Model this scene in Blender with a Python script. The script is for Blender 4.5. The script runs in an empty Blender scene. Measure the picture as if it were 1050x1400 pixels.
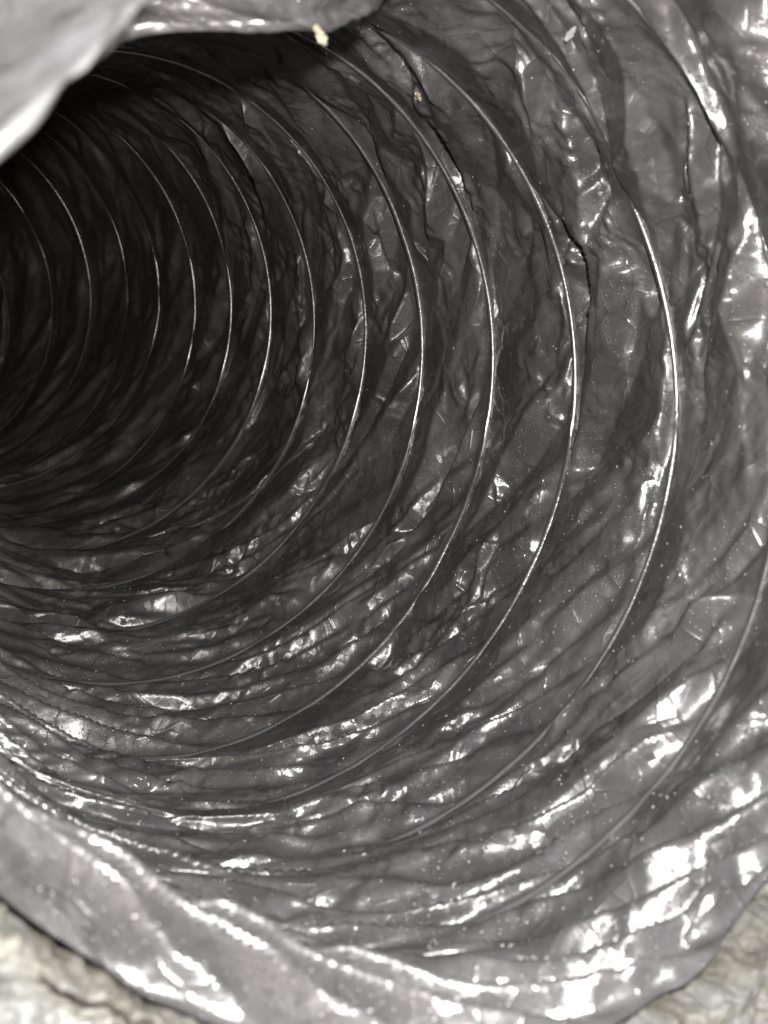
import bpy, math, random
import numpy as np
from mathutils import Vector, Matrix

# ------------------------------------------------------------------ camera, world, lamp, exposure
SC = bpy.context.scene
COL = SC.collection
U = 0.1                                   # one tube radius in metres
cam_d = bpy.data.cameras.new('camera')
cam_d.sensor_fit = 'VERTICAL'; cam_d.sensor_height = 36; cam_d.sensor_width = 27
cam_d.lens = 36 * 1653.9 / 1400
cam_d.clip_start = 0.005; cam_d.clip_end = 50
cam_d.dof.use_dof = True; cam_d.dof.focus_distance = 0.42; cam_d.dof.aperture_fstop = 42.5 / 1.6
cam = bpy.data.objects.new('camera', cam_d); COL.objects.link(cam)
cam.location = (0, 0, 0.14); cam.rotation_euler = (math.pi / 2, 0, 0)
SC.camera = cam
H0 = 0.14                                 # camera height above the ground

w = bpy.data.worlds.new('World'); SC.world = w; w.use_nodes = True
w.node_tree.nodes['Background'].inputs[0].default_value = (0.88, 0.90, 1.0, 1)
w.node_tree.nodes['Background'].inputs[1].default_value = 0.60

ld = bpy.data.lights.new('phone_flash', 'POINT')
ld.energy = 6.9; ld.shadow_soft_size = 0.0035; ld.color = (1.0, 0.97, 0.93)
lamp = bpy.data.objects.new('phone_flash', ld); COL.objects.link(lamp)
lamp.location = (0.012, 0.008, H0 + 0.024)

SC.view_settings.view_transform = 'Standard'; SC.view_settings.look = 'None'
SC.view_settings.exposure = 0; SC.view_settings.gamma = 1
SC.render.engine = 'CYCLES'
SC.cycles.max_bounces = 3

rng = np.random.RandomState(7)

# ------------------------------------------------------------------ the tube's centre line and the wire helix
PAR = [-0.00816, 0.23744, -2.2587, -0.38368, 0.01058, -0.04636, 0.17031, -0.00163, -0.02901, 0.44039, 1653.88627, 0.02376, 1.22821]
DR =  [-1,-1,-1,-1,-1,0,1,2,4,7,10,14,17,18,15,6,-11,-20,-33,-25,-16,-31,-9,24,35,34,25,15,8,14,16,-1,29,15,-5,-1,13,30,43,43,18,9,11,8,2,4,13,27,44,59,69,65,37,11,10,13,21,22,21,19,16,13,10,5,-2,-3,-7,-5,16,33,40,40,36,29,17,-2,-10,-12,-11,-10,-16,-20,-21,-21,-22,-23,-24,-24,-14,-11,-15,-22,-25,-29,-35,-41,-49,-55,-55,-43,-22,-11,-10,-16,-21,-27,-33,-42,-52,-61,-64,-53,-22,1,-9,-23,-35,-35,-30,-21,-11,0,10,18,25,28,12,-13,-30,-36,-37,-36,-34,-32,-30,-25,-15,6,15,3,-3,-5,-5,-2,4,11,20,29,37,42,38,30,18,8,2,0,0,2,6,11,17,21,23,19,10,3,-1,-3,-4,-5,-5,-6,-6,-6,-5,-2,4,7,7,4,-1,-9,-20,-34,-50,-66,-76,-75,-63,-47,-29,-11,6]
DA =  [0,0,0,0,0,-1,-1,-1,-1,0,0,2,4,6,9,12,14,9,8,-11,-27,-8,4,6,8,10,12,12,10,1,-5,1,-30,-44,-39,-35,-30,-25,-19,-10,6,7,0,-4,-3,-5,-8,-13,-18,-21,-20,-13,5,18,16,10,4,-1,-3,-5,-5,-4,-3,0,5,7,14,19,16,10,6,5,5,7,10,14,13,9,4,-1,-2,-1,0,1,2,3,3,2,-3,-3,1,5,7,8,8,8,7,5,2,-4,-10,-11,-8,-1,3,6,7,8,7,4,-2,-11,-25,-32,-23,-12,-2,3,5,4,1,-3,-8,-14,-19,-22,-17,-6,3,7,9,10,9,7,4,-1,-8,-17,-20,-12,-6,-2,0,0,-2,-4,-8,-12,-16,-19,-18,-15,-10,-6,-3,-2,-1,-2,-4,-6,-9,-11,-12,-11,-7,-4,-2,0,1,2,3,3,4,4,4,3,0,-2,-2,-1,1,5,10,17,25,33,38,38,32,24,15,6,-3]
PITCH = PAR[9] * 1.0

def axis(s):
    x0, y0, z0, az, el, k1, k2, dk1, dk2 = PAR[:9]
    g = np.linspace(-1.6, 9.6, 1600)
    def ang(q):
        qc = np.minimum(q, 7.0)           # past the last ring in view the duct runs on straight
        return az + k1*qc + dk1*qc*qc, el + k2*qc + dk2*qc*qc
    A, E = ang(g); h = g[1] - g[0]
    T = np.stack([np.sin(A)*np.cos(E), np.sin(E), -np.cos(A)*np.cos(E)], 1)
    C = np.vstack([[0, 0, 0], np.cumsum((T[1:] + T[:-1]) / 2 * h, 0)])
    i0 = np.array([np.interp(0, g, C[:, j]) for j in range(3)])
    C = C - i0 + np.array([x0, y0, z0])
    sh = s.shape; q = s.ravel()
    Cs = np.stack([np.interp(q, g, C[:, j]) for j in range(3)], 1)
    A, E = ang(q)
    T = np.stack([np.sin(A)*np.cos(E), np.sin(E), -np.cos(A)*np.cos(E)], 1)
    Ux = np.stack([np.cos(A), 0*A, np.sin(A)], 1)
    V = np.cross(Ux, T)
    return [m.reshape(sh + (3,)) for m in (Cs, T, Ux, V)]

NK, K0 = 12, -1
DRa = np.array(DR) / 1000.; DAa = np.array(DA) / 1000.
DAa[1:7] += np.array([.08, .07, .02, .09, .07, .02])     # the torn edge of the film cuts in at the lower right
def corr(tau):
    x = np.clip((tau + .5 - K0) * NK, 0, len(DRa) - 1)
    return np.interp(x, np.arange(len(DRa)), DRa), np.interp(x, np.arange(len(DRa)), DAa)

def helix(tau, dr=0.0):
    """point on the wire at turn tau (1 = one full turn), plus its outward normal and the axis direction"""
    r_, a_ = corr(tau)
    C, T, Ux, V = axis(PAR[9] * tau + a_)
    th = 2 * np.pi * tau
    N = np.cos(th)[..., None] * Ux + np.sin(th)[..., None] * V
    r = 1 + PAR[11] * np.cos(2 * (th - PAR[12])) + r_ + dr
    return C + r[..., None] * N, N, T

def world(X):
    """camera-space tube units -> world metres"""
    return np.stack([X[..., 0] * U, -X[..., 2] * U, X[..., 1] * U + H0], -1)

def pix(px, py, d):
    """a place seen at (px, py) of the photograph, d tube radii away"""
    return np.array([(px - 525) / 1653.9 * d, (700 - py) / 1653.9 * d, -d])

# ------------------------------------------------------------------ mesh helpers
def grid_mesh(name, P, wrap=False, smooth=True, uv=None):
    a, b = P.shape[:2]
    idx = np.arange(a * b).reshape(a, b)
    if wrap: idx = np.vstack([idx, idx[:1]])
    q = np.stack([idx[:-1, :-1], idx[1:, :-1], idx[1:, 1:], idx[:-1, 1:]], -1).reshape(-1, 4)
    me = bpy.data.meshes.new(name)
    me.vertices.add(a * b); me.vertices.foreach_set('co', P.astype(np.float32).ravel())
    me.loops.add(q.size); me.loops.foreach_set('vertex_index', q.astype(np.int32).ravel())
    me.polygons.add(len(q))
    me.polygons.foreach_set('loop_start', np.arange(0, q.size, 4, dtype=np.int32))
    me.polygons.foreach_set('loop_total', np.full(len(q), 4, dtype=np.int32))
    me.polygons.foreach_set('use_smooth', np.full(len(q), smooth, dtype=bool))
    if uv is not None:
        l = me.uv_layers.new(name='UVMap')
        l.data.foreach_set('uv', uv.reshape(-1, 2)[q.ravel()].astype(np.float32).ravel())
    me.update(); me.validate()
    return me

def obj(name, me, mat, parent=None):
    o = bpy.data.objects.new(name, me); COL.objects.link(o)
    if mat: me.materials.append(mat)
    if parent is not None: o.parent = parent
    return o

def tube_mesh(name, P, rad, sides=10, rough=None):
    """tube along polyline P (n,3), rad scalar or (n,)"""
    n = len(P); T = np.gradient(P, axis=0); T /= np.linalg.norm(T, axis=1, keepdims=True)
    ref = np.tile([0.03, 0.02, 1.0], (n, 1)); A = np.cross(T, ref)
    A /= np.linalg.norm(A, axis=1, keepdims=True) + 1e-9; B = np.cross(T, A)
    ph = np.linspace(0, 2*np.pi, sides, endpoint=False)
    R = np.broadcast_to(rad, (n,))[:, None]
    if rough is not None: R = R * (1 + rough)
    V = P[:, None] + (R * np.cos(ph))[..., None] * A[:, None] + (R * np.sin(ph))[..., None] * B[:, None]
    return grid_mesh(name, np.concatenate([V, V[:, :1]], 1))

# smooth random field sampled on a (a, b) grid; la, lb = wavelength in cells
def field(a, b, la, lb, r=rng):
    na, nb = max(int(a / la), 1) + 3, max(int(b / lb), 1) + 3
    G = r.randn(na, nb)
    def up(G, n, L):
        x = np.arange(n) / L; i = x.astype(int); f = x - i
        i = np.clip(i, 0, G.shape[0] - 3)
        f = (f * f * (3 - 2 * f))[:, None]
        return G[i] * (1 - f) + G[i + 1] * f
    return up(up(G, a, max(la, a / (na - 2.01))).T, b, max(lb, b / (nb - 2.01))).T.astype(np.float32)

def creases(Uc, Vc, size, K, seed, along=.5):
    """sharp folds and flat facets: triangle waves in several directions, each faded in patches and gently bent"""
    r = np.random.RandomState(seed); a, b = Uc.shape
    du = abs(Uc[1, 0] - Uc[0, 0]) + 1e-9; dv = abs(Vc[0, -1] - Vc[0, 0]) / (b - 1) + 1e-9
    out = np.zeros((a, b), np.float32)
    for k in range(K):
        an = r.randn() * along; L = size * r.uniform(.6, 1.7)
        wv = field(a, b, 2.5 * L / du, 2.5 * L / dv, r) * .35
        q = (math.sin(an) * Uc + math.cos(an) * Vc) / L + wv + r.rand()
        tri = np.abs(q - np.floor(q) - .5) * 4 - 1
        m = np.clip(field(a, b, 3.5 * L / du, 2 * L / dv, r) * .9 + .1, 0, 1.2)
        out += tri * m * L / size
    return out / math.sqrt(K)

# ------------------------------------------------------------------ crumpled film: flat facets between random fold points
from mathutils.geometry import delaunay_2d_cdt

TAU0, TAU1 = -1.5, 17.5                   # first and last turn of film
NT = int(TAU1 - TAU0)
NP, NB = 1260, 62                          # vertices per turn, rows between two turns of wire

def facets(out, P, h, tri):
    """write the piecewise-flat surface through points P (index space) with heights h (n,c) into out (a,b,c)"""
    a, b = out.shape[:2]
    for t in tri:
        p0, p1, p2 = P[t[0]], P[t[1]], P[t[2]]
        x0 = max(int(math.ceil(min(p0[0], p1[0], p2[0]))), 0); x1 = min(int(max(p0[0], p1[0], p2[0])), a - 1)
        y0 = max(int(math.ceil(min(p0[1], p1[1], p2[1]))), 0); y1 = min(int(max(p0[1], p1[1], p2[1])), b - 1)
        if x1 < x0 or y1 < y0: continue
        d = (p1[1] - p2[1]) * (p0[0] - p2[0]) + (p2[0] - p1[0]) * (p0[1] - p2[1])
        if abs(d) < 1e-9: continue
        x = np.arange(x0, x1 + 1)[:, None] - p2[0]; y = np.arange(y0, y1 + 1)[None] - p2[1]
        l0 = ((p1[1] - p2[1]) * x + (p2[0] - p1[0]) * y) / d
        l1 = ((p2[1] - p0[1]) * x + (p0[0] - p2[0]) * y) / d
        l2 = 1 - l0 - l1
        m = (l0 >= -1e-6) & (l1 >= -1e-6) & (l2 >= -1e-6)
        H0_, H1_, H2_ = h[t[0]], h[t[1]], h[t[2]]
        v = l0[..., None] * H0_ + l1[..., None] * H1_ + l2[..., None] * H2_
        o = out[x0:x1 + 1, y0:y1 + 1]; o[m] = v[m]

def crumple(size, aniso, slope, seed, kmax, jit=.95, ch=1):
    """random fold points, stretched along the wires (aniso, slope: functions of the angle), joined by flat facets;
    returned on the sheared grid (angle, depth) on which row k*NB is the k-th turn of the wire"""
    r = np.random.RandomState(seed)
    g = np.linspace(-np.pi, np.pi, 721)
    ug = np.concatenate([[0], np.cumsum(np.diff(g) / (size * (aniso(g[1:]))))])      # stretched angle coordinate
    Sg = np.concatenate([[0], np.cumsum(np.diff(g) * slope(g[1:]))])
    smax = PAR[9] * (kmax + 1.2); s0 = PAR[9] * (TAU0 - .8)
    out = np.zeros((NP + 1, NB * kmax + 1, ch), np.float32)
    nu = int(ug[-1]) + 3
    lo, hi = (s0 - Sg.max()) / size, (s0 + smax - Sg.min()) / size
    Pu, Ps = np.meshgrid(np.arange(-1, nu), np.arange(math.floor(lo) - 1, math.ceil(hi) + 1), indexing='ij')
    Pu = (Pu + (Ps % 2) * .5 + r.uniform(-.5, .5, Pu.shape) * jit).ravel(); Ps = (Ps + r.uniform(-.5, .5, Ps.shape) * jit).ravel()
    keep = r.rand(len(Pu)) < .86; Pu, Ps = Pu[keep], Ps[keep]
    th = np.interp(Pu, ug, g, left=None, right=None)
    th = np.where(Pu < 0, -np.pi + Pu * .4 * size * 3, np.where(Pu > ug[-1], np.pi + (Pu - ug[-1]) * size * 3, th))
    s = Ps * size + np.interp(th, g, Sg)
    ia = (th / (2 * np.pi) + .5) * NP
    ib = ((s / PAR[9]) - th / (2 * np.pi) - (TAU0 + .5)) * NB
    ok = (ib > -3 * NB) & (ib < (kmax + 3) * NB); Pu, Ps, ia, ib = Pu[ok], Ps[ok], ia[ok], ib[ok]
    res = delaunay_2d_cdt([Vector((float(x), float(y))) for x, y in zip(Pu, Ps)], [], [], 0, 1e-7)
    orig = [q[0] for q in res[3]]
    P = np.stack([ia[orig], ib[orig]], 1); h = r.randn(len(orig), ch)
    facets(out, P, h, [f for f in res[2] if len(f) == 3])
    return out

import time
_t = time.time()
def bumpf(th, c, w): return np.exp(-(((th - c + np.pi) % (2*np.pi) - np.pi) / w) ** 2)
LLf = lambda th: bumpf(th, -2.25, .62)                    # lower left: the inside of the bend, where the film lies in long pleats
c1 = crumple(.120, lambda t: 2.2 + 5.5 * LLf(t) + 1.2 * bumpf(t, -1.2, .5), lambda t: -.40 * (1 - .6 * LLf(t)), 3, NT, ch=2)
c2 = crumple(.055, lambda t: 1.8 + 4.5 * LLf(t), lambda t: -.50 * (1 - .6 * LLf(t)), 4, NT)[..., 0]
c3 = crumple(.021, lambda t: 1.5 + 2.0 * LLf(t), lambda t: .25 + 0 * t, 5, 9)[..., 0]
print('facets', time.time() - _t)

KB = NB * NT
th = np.linspace(-np.pi, np.pi, NP + 1)[:, None]; kb = np.arange(KB + 1)[None]
kk = kb / NB; v = kk % 1.0
tauw = th / (2*np.pi) + (TAU0 + .5) + kk                  # pseudo turn number: depth in pitches
ll = LLf(th) * np.clip(1.25 - .20 * np.abs(tauw + .2), 0, 1) * np.clip(.1 + kk * .8, 0, 1)
env = np.clip(np.minimum(v, 1 - v) / .13, 0, 1)
env = env * (1 - ll) + ll * (.7 + .3 * env)
rf = np.random.RandomState(12)
patch = np.clip(field(NP + 1, KB + 1, 40, 20, rf) * .8 + .75, .15, 1.6)
patch2 = np.clip(field(NP + 1, KB + 1, 26, 14, rf) * .9 + .5, 0, 1.6)
wl = np.maximum(bumpf(th, -2.0, .85), bumpf(th, -1.15, .62) * .9) * np.clip(1.25 - .17 * np.abs(tauw - .2), 0, 1)      # long taut pleats fanning out from the lower left
qp = (tauw * PAR[9] + (.34 * (th + 2) + .10 * np.clip(th + 1.7, 0, 2) ** 1.5) + .030 * field(NP + 1, KB + 1, 150, 25, rf)) / .108 + .35 * field(NP + 1, KB + 1, 330, 30, rf)
fp = qp - np.floor(qp)
pleat = np.where(fp < .70, fp / .70, (1 - fp) / .30) - .5
pamp = np.clip(.95 + .6 * field(NP + 1, KB + 1, 300, 9, rf), .1, 1.8) * (1 + .35 * LLf(th))
near = np.clip(1.45 - .085 * np.clip(tauw, 0, 12), .62 + .5 * LLf(th), 1.3) * (1 + .75 * bumpf(th, -1.9, .75) * np.clip((tauw - 3.5) / 2.5, 0, 1)) * (1 + .6 * np.clip(1.2 - kk, 0, 1) * bumpf(th, .5, 1.1))
H = .031 * near * c1[..., 0] * (1 - .62 * wl - .22 * LLf(th)) + .0125 * near * (1 + .7 * np.clip(1.3 - kk, 0, 1) * bumpf(th, .5, 1.1)) * c2 * patch * (1 - .58 * wl - .2 * LLf(th)) + (.054 + .07 * LLf(th) * np.clip(1.1 - kk, 0, 1)) * pleat * pamp * wl
H[:, :c3.shape[1]] += .0040 * c3 * patch2[:, :c3.shape[1]]
bulge = np.where(v < .70, v / .70, (1 - v) / .30); bulge = 1 - (1 - bulge) ** 1.6
H = H * env + bulge * near * (.028 - .006 * ll + .014 * field(NP + 1, KB + 1, 90, 40, rf)) + .022 * ll
cap = .9 / (2.3 + .44 * np.maximum(tauw, -1)) * (1 - v) * PAR[9] + .006      # the film seldom rises far enough to hide the next wire
H = np.where(H > cap, cap + (H - cap) * np.clip(.22 + 1.1 * LLf(th), 0, 1), H)
wc = bumpf(th, .85, .50) * np.exp(-((kk - 1) / .10) ** 2)                  # the film is pulled over the first wire at the upper right
for row, c_, w_ in ((1, -1.85, .40), (2, -1.85, .36), (3, -2.0, .36), (2, 1.45, .52), (3, 1.72, .45), (4, 1.9, .4)):
    wc = np.maximum(wc, bumpf(th, c_, w_) * np.exp(-((kk - row) / .08) ** 2))
H = np.clip(H, -.08, .17) + .001 + wc * (.020 + .012 * c2)
def blur(A, n0, n1):
    for _ in range(n0): A[1:-1] = A[1:-1] * .5 + (A[:-2] + A[2:]) * .25
    for _ in range(n1): A[:, 1:-1] = A[:, 1:-1] * .5 + (A[:, :-2] + A[:, 2:]) * .25
    return A
pin = (v < 1e-6) & (ll < .05) & (wc < .1)
Hb = blur(H.copy(), 2, 1); wb = np.clip(1.6 - kk, .12, 1) + 0 * v; H = np.where(pin, H, H * (1 - wb) + Hb * wb)                          # inward displacement
lean = blur((.5 + .7 * ll) * H + .024 * c1[..., 1] * env, 1, 1)                # folds lean towards the mouth and overlap a little

Xk = []
tt1 = np.linspace(-.5, .5, NP + 1)
jag = .018 * field(NP + 1, 1, 60, 9, rf)[:, 0] + .006 * field(NP + 1, 1, 12, 9, rf)[:, 0]
for k in range(NT):
    t = TAU0 + .5 + k + tt1
    P0, N0, T0 = helix(t); P1, N1, T1 = helix(t + 1)
    vv = np.linspace(0, 1, NB + 1)[None, :, None]
    B = P0[:, None] * (1 - vv) + P1[:, None] * vv
    Nn = N0[:, None] * (1 - vv) + N1[:, None] * vv; Tn = T0[:, None] * (1 - vv) + T1[:, None] * vv
    if k == 0: B = B + (jag[:, None] * T0)[:, None] * np.clip(1 - vv / .12, 0, 1)
    h_ = H[:, k*NB:(k+1)*NB + 1].copy(); l_ = lean[:, k*NB:(k+1)*NB + 1]
    Xk.append((B - h_[..., None] * Nn - l_[..., None] * Tn).astype(np.float32))
print('film', time.time() - _t)

# ------------------------------------------------------------------ materials
def mat(name):
    m = bpy.data.materials.new(name); m.use_nodes = True
    nt = m.node_tree; return m, nt, nt.nodes['Principled BSDF']
def nd(nt, t, **kw):
    n = nt.nodes.new(t)
    for k, v in kw.items(): setattr(n, k, v)
    return n
def noise(nt, co, scale, detail=4, rough=.55, dist=0.0):
    n = nd(nt, 'ShaderNodeTexNoise'); n.inputs['Scale'].default_value = scale; n.inputs['Detail'].default_value = detail
    n.inputs['Roughness'].default_value = rough; n.inputs['Distortion'].default_value = dist
    nt.links.new(co, n.inputs['Vector']); return n.outputs['Fac']
def ramp(nt, f, stops):
    n = nd(nt, 'ShaderNodeValToRGB'); e = n.color_ramp.elements
    while len(e) < len(stops): e.new(.5)
    for q, (p, c) in zip(e, stops):
        q.position = p; q.color = tuple(c) + (1,) if isinstance(c, (tuple, list)) else (c, c, c, 1)
    nt.links.new(f, n.inputs[0]); return n.outputs[0]
def math_(nt, op, a, b=None):
    n = nd(nt, 'ShaderNodeMath', operation=op)
    for i, q in enumerate((a, b)):
        if q is None: continue
        if isinstance(q, (int, float)): n.inputs[i].default_value = q
        else: nt.links.new(q, n.inputs[i])
    return n.outputs[0]
def bump(nt, h, strength, dist, prev=None):
    n = nd(nt, 'ShaderNodeBump'); n.inputs['Strength'].default_value = strength; n.inputs['Distance'].default_value = dist
    nt.links.new(h, n.inputs['Height'])
    if prev is not None: nt.links.new(prev, n.inputs['Normal'])
    return n.outputs[0]
def tilt(nt, co, scale, warp, mask):
    """small flat facets, each tilted its own way (height in metres)"""
    ns = nd(nt, 'ShaderNodeTexNoise'); ns.inputs['Scale'].default_value = scale * .35; ns.inputs['Detail'].default_value = 1
    nt.links.new(co, ns.inputs['Vector'])
    mx = nd(nt, 'ShaderNodeVectorMath', operation='MULTIPLY_ADD'); mx.inputs[1].default_value = (warp,) * 3
    nt.links.new(ns.outputs['Color'], mx.inputs[0]); nt.links.new(co, mx.inputs[2])
    v = nd(nt, 'ShaderNodeTexVoronoi'); v.inputs['Scale'].default_value = scale
    nt.links.new(mx.outputs[0], v.inputs['Vector'])
    d = nd(nt, 'ShaderNodeVectorMath', operation='SUBTRACT'); nt.links.new(mx.outputs[0], d.inputs[0])
    nt.links.new(v.outputs['Position'], d.inputs[1])
    c = nd(nt, 'ShaderNodeVectorMath', operation='SUBTRACT'); nt.links.new(v.outputs['Color'], c.inputs[0]); c.inputs[1].default_value = (.5, .5, .5)
    q = nd(nt, 'ShaderNodeVectorMath', operation='DOT_PRODUCT'); nt.links.new(d.outputs[0], q.inputs[0]); nt.links.new(c.outputs[0], q.inputs[1])
    m = ramp(nt, mask, [(.38, .75), (.58, .12)])
    return math_(nt, 'MULTIPLY', q.outputs['Value'], m)

def net(nt, co, scale, seed, mask):
    """hair-thin straight creases: stretches of the edges of a Voronoi net"""
    mp = nd(nt, 'ShaderNodeMapping'); nt.links.new(co, mp.inputs[0])
    mp.inputs['Rotation'].default_value = (.4 * seed, .7 * seed, 1.1 * seed); mp.inputs['Scale'].default_value = (1, .55, .8)
    v = nd(nt, 'ShaderNodeTexVoronoi', feature='DISTANCE_TO_EDGE'); v.inputs['Scale'].default_value = scale
    nt.links.new(mp.outputs[0], v.inputs['Vector'])
    e = ramp(nt, v.outputs['Distance'], [(0, 1.0), (.03, .35), (.10, 0.0)])
    m = ramp(nt, mask, [(.47, 0.0), (.62, 1.0)])
    return math_(nt, 'MULTIPLY', e, m)

def film_material(name, base, rough, dusty, sp=1.0):
    m, nt, b = mat(name)
    co = nd(nt, 'ShaderNodeTexCoord').outputs['Object']
    dust = noise(nt, co, 26, 4, .7, .6)
    dustc = ramp(nt, dust, [(.42, base), (.62, tuple(min(1, c * 1.5 + .006) for c in base)), (.78, dusty)])
    nt.links.new(dustc, b.inputs['Base Color'])
    rr = noise(nt, co, 60, 2, .6)
    nt.links.new(ramp(nt, rr, [(.3, rough * .75), (.7, rough * 1.35)]), b.inputs['Roughness'])
    b.inputs['IOR'].default_value = 1.6; b.inputs['Metallic'].default_value = .38
    b.inputs['Coat Weight'].default_value = .22; b.inputs['Coat Roughness'].default_value = .22
    mk1 = noise(nt, co, 30, 1); mk2 = noise(nt, co, 74, 1)
    x = bump(nt, net(nt, co, 62, 1, mk1), .6, .00034)
    x = bump(nt, net(nt, co, 124, 2, mk2), .9, .00024, x)
    x = bump(nt, tilt(nt, co, 430, .001, mk2), .55 * sp, 1.0, x)
    x = bump(nt, noise(nt, co, 2400, 1, .8), .42, .00013, x)
    vd = nd(nt, 'ShaderNodeTexVoronoi'); vd.inputs['Scale'].default_value = 800; nt.links.new(co, vd.inputs['Vector'])
    dots = math_(nt, 'MULTIPLY', ramp(nt, vd.outputs['Distance'], [(0.04, 1.0), (.24, 0.0)]), ramp(nt, mk1, [(.40, 1.0), (.60, .15)]))
    x = bump(nt, dots, 1.0, .00022, x)            # dust grains caught under and on the film
    nt.links.new(x, b.inputs['Normal'])
    return m
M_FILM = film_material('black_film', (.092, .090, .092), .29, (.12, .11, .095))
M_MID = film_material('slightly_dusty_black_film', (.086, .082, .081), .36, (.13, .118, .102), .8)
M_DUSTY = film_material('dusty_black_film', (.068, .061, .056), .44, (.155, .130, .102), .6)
M_JACKET = film_material('grey_jacket_film', (.12, .12, .123), .30, (.18, .17, .155))

M_WIRE, nt, b = mat('film_coated_wire')
co = nd(nt, 'ShaderNodeTexCoord').outputs['Object']
b.inputs['Base Color'].default_value = (.17, .17, .172, 1); b.inputs['Metallic'].default_value = .65
nt.links.new(ramp(nt, noise(nt, co, 150, 4), [(.3, .16), (.7, .34)]), b.inputs['Roughness'])
nt.links.new(bump(nt, noise(nt, co, 420, 5, .65), .30, .0005), b.inputs['Normal'])

M_WOOL, nt, b = mat('glass_wool')
co = nd(nt, 'ShaderNodeTexCoord').outputs['Object']
nt.links.new(ramp(nt, noise(nt, co, 95, 7, .75, .5), [(.32, (.05, .042, .03)), (.42, (.12, .115, .095)), (.52, (.17, .168, .15)), (.58, (.14, .145, .138)), (.68, (.27, .27, .26))]), b.inputs['Base Color'])
b.inputs['Roughness'].default_value = .6; b.inputs['Coat Weight'].default_value = .25; b.inputs['Coat Roughness'].default_value = .25
x = bump(nt, noise(nt, co, 700, 5, .7), .8, .0012); nt.links.new(x, b.inputs['Normal'])

M_SPECK, nt, b = mat('pale_dust_speck')
b.inputs['Base Color'].default_value = (.58, .57, .54, 1); b.inputs['Roughness'].default_value = .12

M_GROUND, nt, b = mat('pale_ground')
co = nd(nt, 'ShaderNodeTexCoord').outputs['Object']
nt.links.new(ramp(nt, noise(nt, co, 30, 8, .7), [(.3, (.10, .085, .06)), (.7, (.38, .35, .29))]), b.inputs['Base Color'])
b.inputs['Roughness'].default_value = .9

# ------------------------------------------------------------------ the duct
root = bpy.data.objects.new('flexible_duct', None); COL.objects.link(root)
root['label'] = 'flexible duct of crumpled black plastic film over a spiral wire, seen through its mouth'
root['category'] = 'duct'

def sub(name, me, m):
    return obj(name, me, m, root)

for k in range(NT):
    st = 1 if k < 9 else 2               # far down the tube half the rows will do
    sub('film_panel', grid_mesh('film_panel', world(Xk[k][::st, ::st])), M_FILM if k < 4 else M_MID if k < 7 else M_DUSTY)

for k in range(NT - 1):                   # one object for each turn of the wire
    t = TAU0 + 1 + k + np.linspace(-.0006, 1.0006, 541)
    P, N, T = helix(t, -.004 if k < 8 else .001)
    rr = np.random.RandomState(40 + k)
    ro = np.stack([.05 * field(541, 1, 5, 9, rr)[:, 0]] * 10, 1)
    rad = .0085 * (1 + .10 * field(541, 1, 30, 9, rr)[:, 0])
    sub('wire_turn', tube_mesh('wire_turn', world(P), rad * U, 10, ro), M_WIRE)

# ---- everything round the mouth
def ringpts(th, s, r):
    C, T, Ux, V = axis(s)
    return C + r[..., None] * (np.cos(th)[..., None] * Ux + np.sin(th)[..., None] * V)

def annulus(name, s0, s1, r0, r1, na, nb, amp, seed, m, par=root, size=.25, soft=False):
    th = np.linspace(-np.pi, np.pi, na)[:, None] + np.zeros((1, nb)); v = np.linspace(0, 1, nb)[None] + np.zeros((na, 1))
    f = lambda q: (q(th[:, :1]) if callable(q) else q * np.ones((na, 1)))
    vs = np.minimum(1, v * 14) if soft else v
    s = f(s0) * (1 - vs) + f(s1) * vs; r = f(r0) * (1 - v) + f(r1) * v
    Uc = th * 1.2; Vc = v * 1.0 * (abs(float(np.mean(f(s1) - f(s0)))) + abs(float(np.mean(f(r1) - f(r0)))))
    n1 = creases(Uc, Vc, size, 8, seed, 1.2); n2 = creases(Uc, Vc, size * .35, 8, seed + 1, 1.2)
    if soft:
        rr = np.random.RandomState(seed); n1 = field(na, nb, 30, 26, rr) + .6 * field(na, nb, 12, 10, rr); n2 = n1 * .4 + .6 * field(na, nb, 5, 4.5, rr) + .5 * field(na, nb, 2.2, 2, rr)
    wv = np.clip(np.minimum(th + np.pi, np.pi - th) / .3, 0, 1)
    s = s + amp * (n1 * .8 + n2 * .35) * wv; r = r + amp * (n2 * .4 - n1 * .5) * wv
    return obj(name, grid_mesh(name, world(ringpts(th, s, r))), m, par)

# the film ends in a ragged lip that turns out over the wool
pe = lambda th: th / (2 * np.pi) - 1.0
def edge_r(th):
    r_, a_ = corr(pe(th)); return 1.0 + r_ + .0 * th
def edge_s(th):
    r_, a_ = corr(pe(th)); return PAR[9] * pe(th) + a_
# glass wool round the film, then the outer jacket
annulus('insulation', lambda t: edge_s(t) + .08, lambda t: edge_s(t) - .03, lambda t: edge_r(t) + .016, lambda t: edge_r(t) + .36, 1400, 130, .018, 21, M_WOOL, soft=True)
annulus('outer_jacket', lambda t: edge_s(t) - .12, 8.6, lambda t: edge_r(t) + .37, lambda t: edge_r(t) + .34, 500, 500, .03, 31, M_JACKET, size=.3)
annulus('added_light_cap', 8.45, 8.5, .02, 1.36, 120, 30, .03, 41, M_JACKET, size=.3)  # unseen disc, added to stop world light entering by the far end

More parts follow.
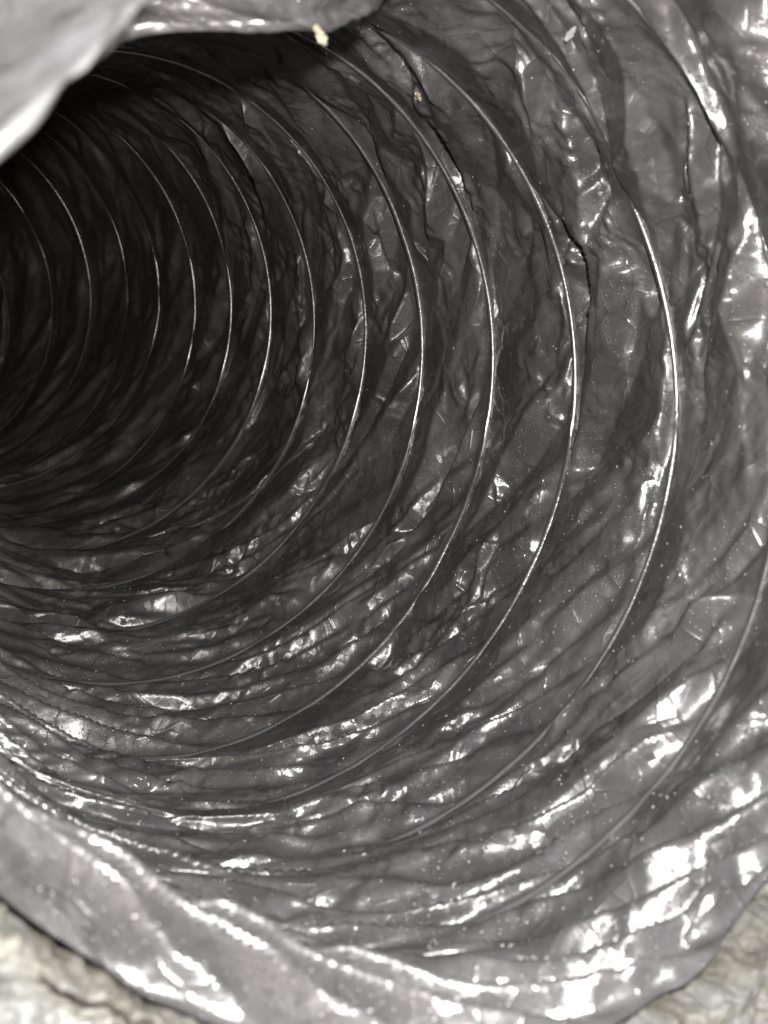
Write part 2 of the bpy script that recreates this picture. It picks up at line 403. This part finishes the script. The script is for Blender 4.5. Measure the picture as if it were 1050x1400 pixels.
FOLD = []
def sheet(name, rows, na, nb, amp, size, seed, m, lab=None):
    """a loose sheet of film lofted through rows of 3-D points"""
    R = []
    for row in rows:
        row = np.array(row, float); d = np.concatenate([[0], np.cumsum(np.linalg.norm(np.diff(row, axis=0), axis=1))]); d /= d[-1]
        x = np.linspace(0, 1, na); q = np.stack([np.interp(x, d, row[:, j]) for j in range(3)], 1)
        for _ in range(6): q[1:-1] = (q[:-2] + q[2:] + 2 * q[1:-1]) / 4
        R.append(q)
    R = np.array(R); y = np.linspace(0, len(R) - 1, nb); i = np.minimum(y.astype(int), len(R) - 2); f = (y - i)
    # Catmull-Rom across the rows
    g = lambda j: R[np.clip(j, 0, len(R) - 1)]
    f = f[:, None, None]
    P = .5 * ((2 * g(i)) + (-g(i - 1) + g(i + 1)) * f + (2 * g(i - 1) - 5 * g(i) + 4 * g(i + 1) - g(i + 2)) * f ** 2 + (-g(i - 1) + 3 * g(i) - 3 * g(i + 1) + g(i + 2)) * f ** 3)
    P = P.transpose(1, 0, 2)
    tu = np.gradient(P, axis=0); tv = np.gradient(P, axis=1); N = np.cross(tu, tv); N /= np.linalg.norm(N, axis=-1, keepdims=True) + 1e-9
    lu = np.linalg.norm(tu, axis=-1).mean() * na; lv = np.linalg.norm(tv, axis=-1).mean() * nb
    Uc = np.linspace(0, lu, na)[:, None] + np.zeros((1, nb)); Vc = np.linspace(0, lv, nb)[None] + np.zeros((na, 1))
    n = creases(Uc, Vc, size, 7, seed, 1.2) + .24 * creases(Uc, Vc, size * .38, 7, seed + 1, 1.2)
    P = P + (n * amp)[..., None] * N
    o = obj(name, grid_mesh(name, world(P)), m, root); FOLD.append(P)
    if lab: o['label'] = lab
    return o
p = pix
sheet('jacket_flap', [
    [p(-420, 420, 1.45), p(-330, 100, 1.6), p(-150, -150, 1.85), p(250, -400, 2.1)],
    [p(-300, 400, 1.25), p(-180, 160, 1.3), p(20, -60, 1.45), p(260, -300, 1.8)],
    [p(-160, 350, 1.10), p(-40, 180, 1.10), p(90, 50, 1.18), p(200, -90, 1.4), p(330, -260, 1.7)],
    [p(-80, 275, 1.06), p(0, 197, 1.07), p(72, 122, 1.09), p(146, 55, 1.14), p(208, -12, 1.25), p(350, -200, 1.6)],
    [p(-85, 275, 1.13), p(-5, 195, 1.14), p(65, 120, 1.16), p(140, 55, 1.21), p(205, -15, 1.32), p(345, -210, 1.65)],
    ], 220, 160, .013, .34, 61, M_JACKET, 'blurred grey film flap hanging over the upper left of the mouth')
sheet('loose_film_fold', [
    [p(-60, -200, 1.95), p(200, -260, 2.0), p(500, -300, 2.05), p(800, -240, 2.1)],
    [p(40, -60, 2.0), p(250, -90, 2.02), p(500, -90, 2.05), p(760, -120, 2.15)],
    [p(110, 60, 2.08), p(200, 34, 2.08), p(290, 32, 2.1), p(370, 34, 2.1), p(440, 32, 2.16), p(500, 8, 2.24), p(560, -40, 2.34), p(700, -120, 2.45)],
    [p(115, 66, 2.16), p(200, 38, 2.16), p(290, 36, 2.18), p(370, 38, 2.18), p(440, 34, 2.28), p(500, 8, 2.36), p(560, -40, 2.46), p(700, -120, 2.55)],
    ], 360, 140, .013, .12, 71, M_FILM, 'pale crumpled fold of film across the top of the mouth')

# ---- specks of dust and droplets on the film
X = np.concatenate([q[:-1] for q in Xk[:9]], 0); tau = TAU0 + np.arange(len(X)) / NP
a_, b_ = X.shape[:2]
rs = np.random.RandomState(3)
NS = 48000
cand_a = (rs.rand(NS) ** 1.7 * NP * 7).astype(int); cand_b = rs.randint(1, b_ - 1, NS)
th = 2 * np.pi * tau[cand_a]; wgt = .16 + .84 * np.clip(-np.sin(th) * .8 + .3, 0, 1) ** 1.2
fl = field(NP * 7 + 2, b_, 40, 14, rs)[cand_a, cand_b]
keep = rs.rand(NS) < wgt * np.clip(fl * .5 + .4, .05, 1)
ca, cb = cand_a[keep], cand_b[keep]
P = X[ca, cb]; tu = X[ca + 1, cb] - P; tv = X[ca, cb + 1] - P
fr = rs.rand(len(P), 2, 1); P = P + tu * fr[:, 0] + tv * fr[:, 1]
N = np.cross(tu, tv); N /= np.linalg.norm(N, axis=1, keepdims=True) + 1e-9
A = tu / (np.linalg.norm(tu, axis=1, keepdims=True) + 1e-9); B = np.cross(N, A)
rad = (.0004 + .0023 * rs.rand(len(P)) ** 5)[:, None] * (1.0)
dirs = [A, B, -A, -B, N, -N]
asp = rs.uniform(.4, 2.2, (len(P), 1))
V = np.stack([P + d * rad * ([asp, 1 / asp, asp * rs.uniform(.3, 1, asp.shape), 1, .6, .6][i]) for i, d in enumerate(dirs)], 1).reshape(-1, 3)
F = np.array([[0, 1, 4], [1, 2, 4], [2, 3, 4], [3, 0, 4], [1, 0, 5], [2, 1, 5], [3, 2, 5], [0, 3, 5]])
Fa = (F[None] + 6 * np.arange(len(P))[:, None, None]).reshape(-1, 3)
me = bpy.data.meshes.new('dust_speck'); me.from_pydata(world(V).tolist(), [], Fa.tolist()); me.update()
o = sub('dust_speck', me, M_SPECK); o['kind'] = 'stuff'
print('specks', len(P))

# ---- scraps stuck to the film
def ray_depth(px, py):
    best = 9.
    for q in Xk[:4] + FOLD:
        z = -q[..., 2]; dx = 525 + 1653.9 * q[..., 0] / z - px; dy = 700 - 1653.9 * q[..., 1] / z - py
        m = (dx * dx + dy * dy < 64) & (z > .5)
        if m.any(): best = min(best, float(z[m].min()))
    return best
def scrap(px, py, w, h, ang, seed, label, m):
    r = np.random.RandomState(seed); d = ray_depth(px, py) - .02
    c = world(pix(px, py, d)); k = d / 1653.9 * U
    n = 9; t = np.linspace(-1, 1, n)
    out = []
    for lay in (0, 1):
        for x in t:
            wd = (1 - .55 * x * x) * (1 + .25 * r.randn()) * .5
            for y in (-1, 0, 1):
                X_ = x * h * .5; Y_ = y * wd * w
                out.append([X_ * math.cos(ang) - Y_ * math.sin(ang), (.10 * w * (1 - y * y) + .12 * w * math.sin(2.5 * x) + lay * 1.2), X_ * math.sin(ang) + Y_ * math.cos(ang)])
    V = np.array(out) * k; F = []
    g = lambda l, i, j: l * 3 * n + i * 3 + j
    for i in range(n - 1):
        for j in range(2):
            F.append((g(0, i, j), g(0, i + 1, j), g(0, i + 1, j + 1), g(0, i, j + 1))); F.append((g(1, i, j), g(1, i, j + 1), g(1, i + 1, j + 1), g(1, i + 1, j)))
        F.append((g(0, i, 0), g(1, i, 0), g(1, i + 1, 0), g(0, i + 1, 0))); F.append((g(0, i, 2), g(0, i + 1, 2), g(1, i + 1, 2), g(1, i, 2)))
    for i in (0, n - 1): F.append((g(0, i, 0), g(0, i, 2), g(1, i, 2), g(1, i, 0)))
    me = bpy.data.meshes.new('dry_flake'); me.from_pydata((V).tolist(), [], F); me.update()
    o = obj('dry_flake', me, m); o.location = c; o['label'] = label; o['category'] = 'flake'
M_FLAKE, nt, b = mat('dry_cream_flake')
co = nd(nt, 'ShaderNodeTexCoord').outputs['Object']
nt.links.new(ramp(nt, noise(nt, co, 900, 4), [(.35, (.16, .13, .08)), (.6, (.36, .31, .22))]), b.inputs['Base Color'])
M_TAPE, nt, b = mat('pale_plastic_scrap')
b.inputs['Base Color'].default_value = (.30, .30, .29, 1); b.inputs['Roughness'].default_value = .35
scrap(438, 48, 11, 30, -1.05, 1, 'larger cream dry flake on the film at the top edge of the mouth', M_FLAKE)
scrap(573, 132, 5, 13, -1.2, 2, 'small cream dry flake beside the third wire from the mouth', M_FLAKE)
scrap(780, 46, 8, 24, .95, 3, 'pale grey plastic scrap on the film at the upper right', M_TAPE)

# ---- ground
me = bpy.data.meshes.new('ground'); me.from_pydata([(-3, -3, 0), (3, -3, 0), (3, 3, 0), (-3, 3, 0)], [], [(0, 1, 2, 3)])
o = obj('ground', me, M_GROUND); o['kind'] = 'structure'
print('total', time.time() - _t)
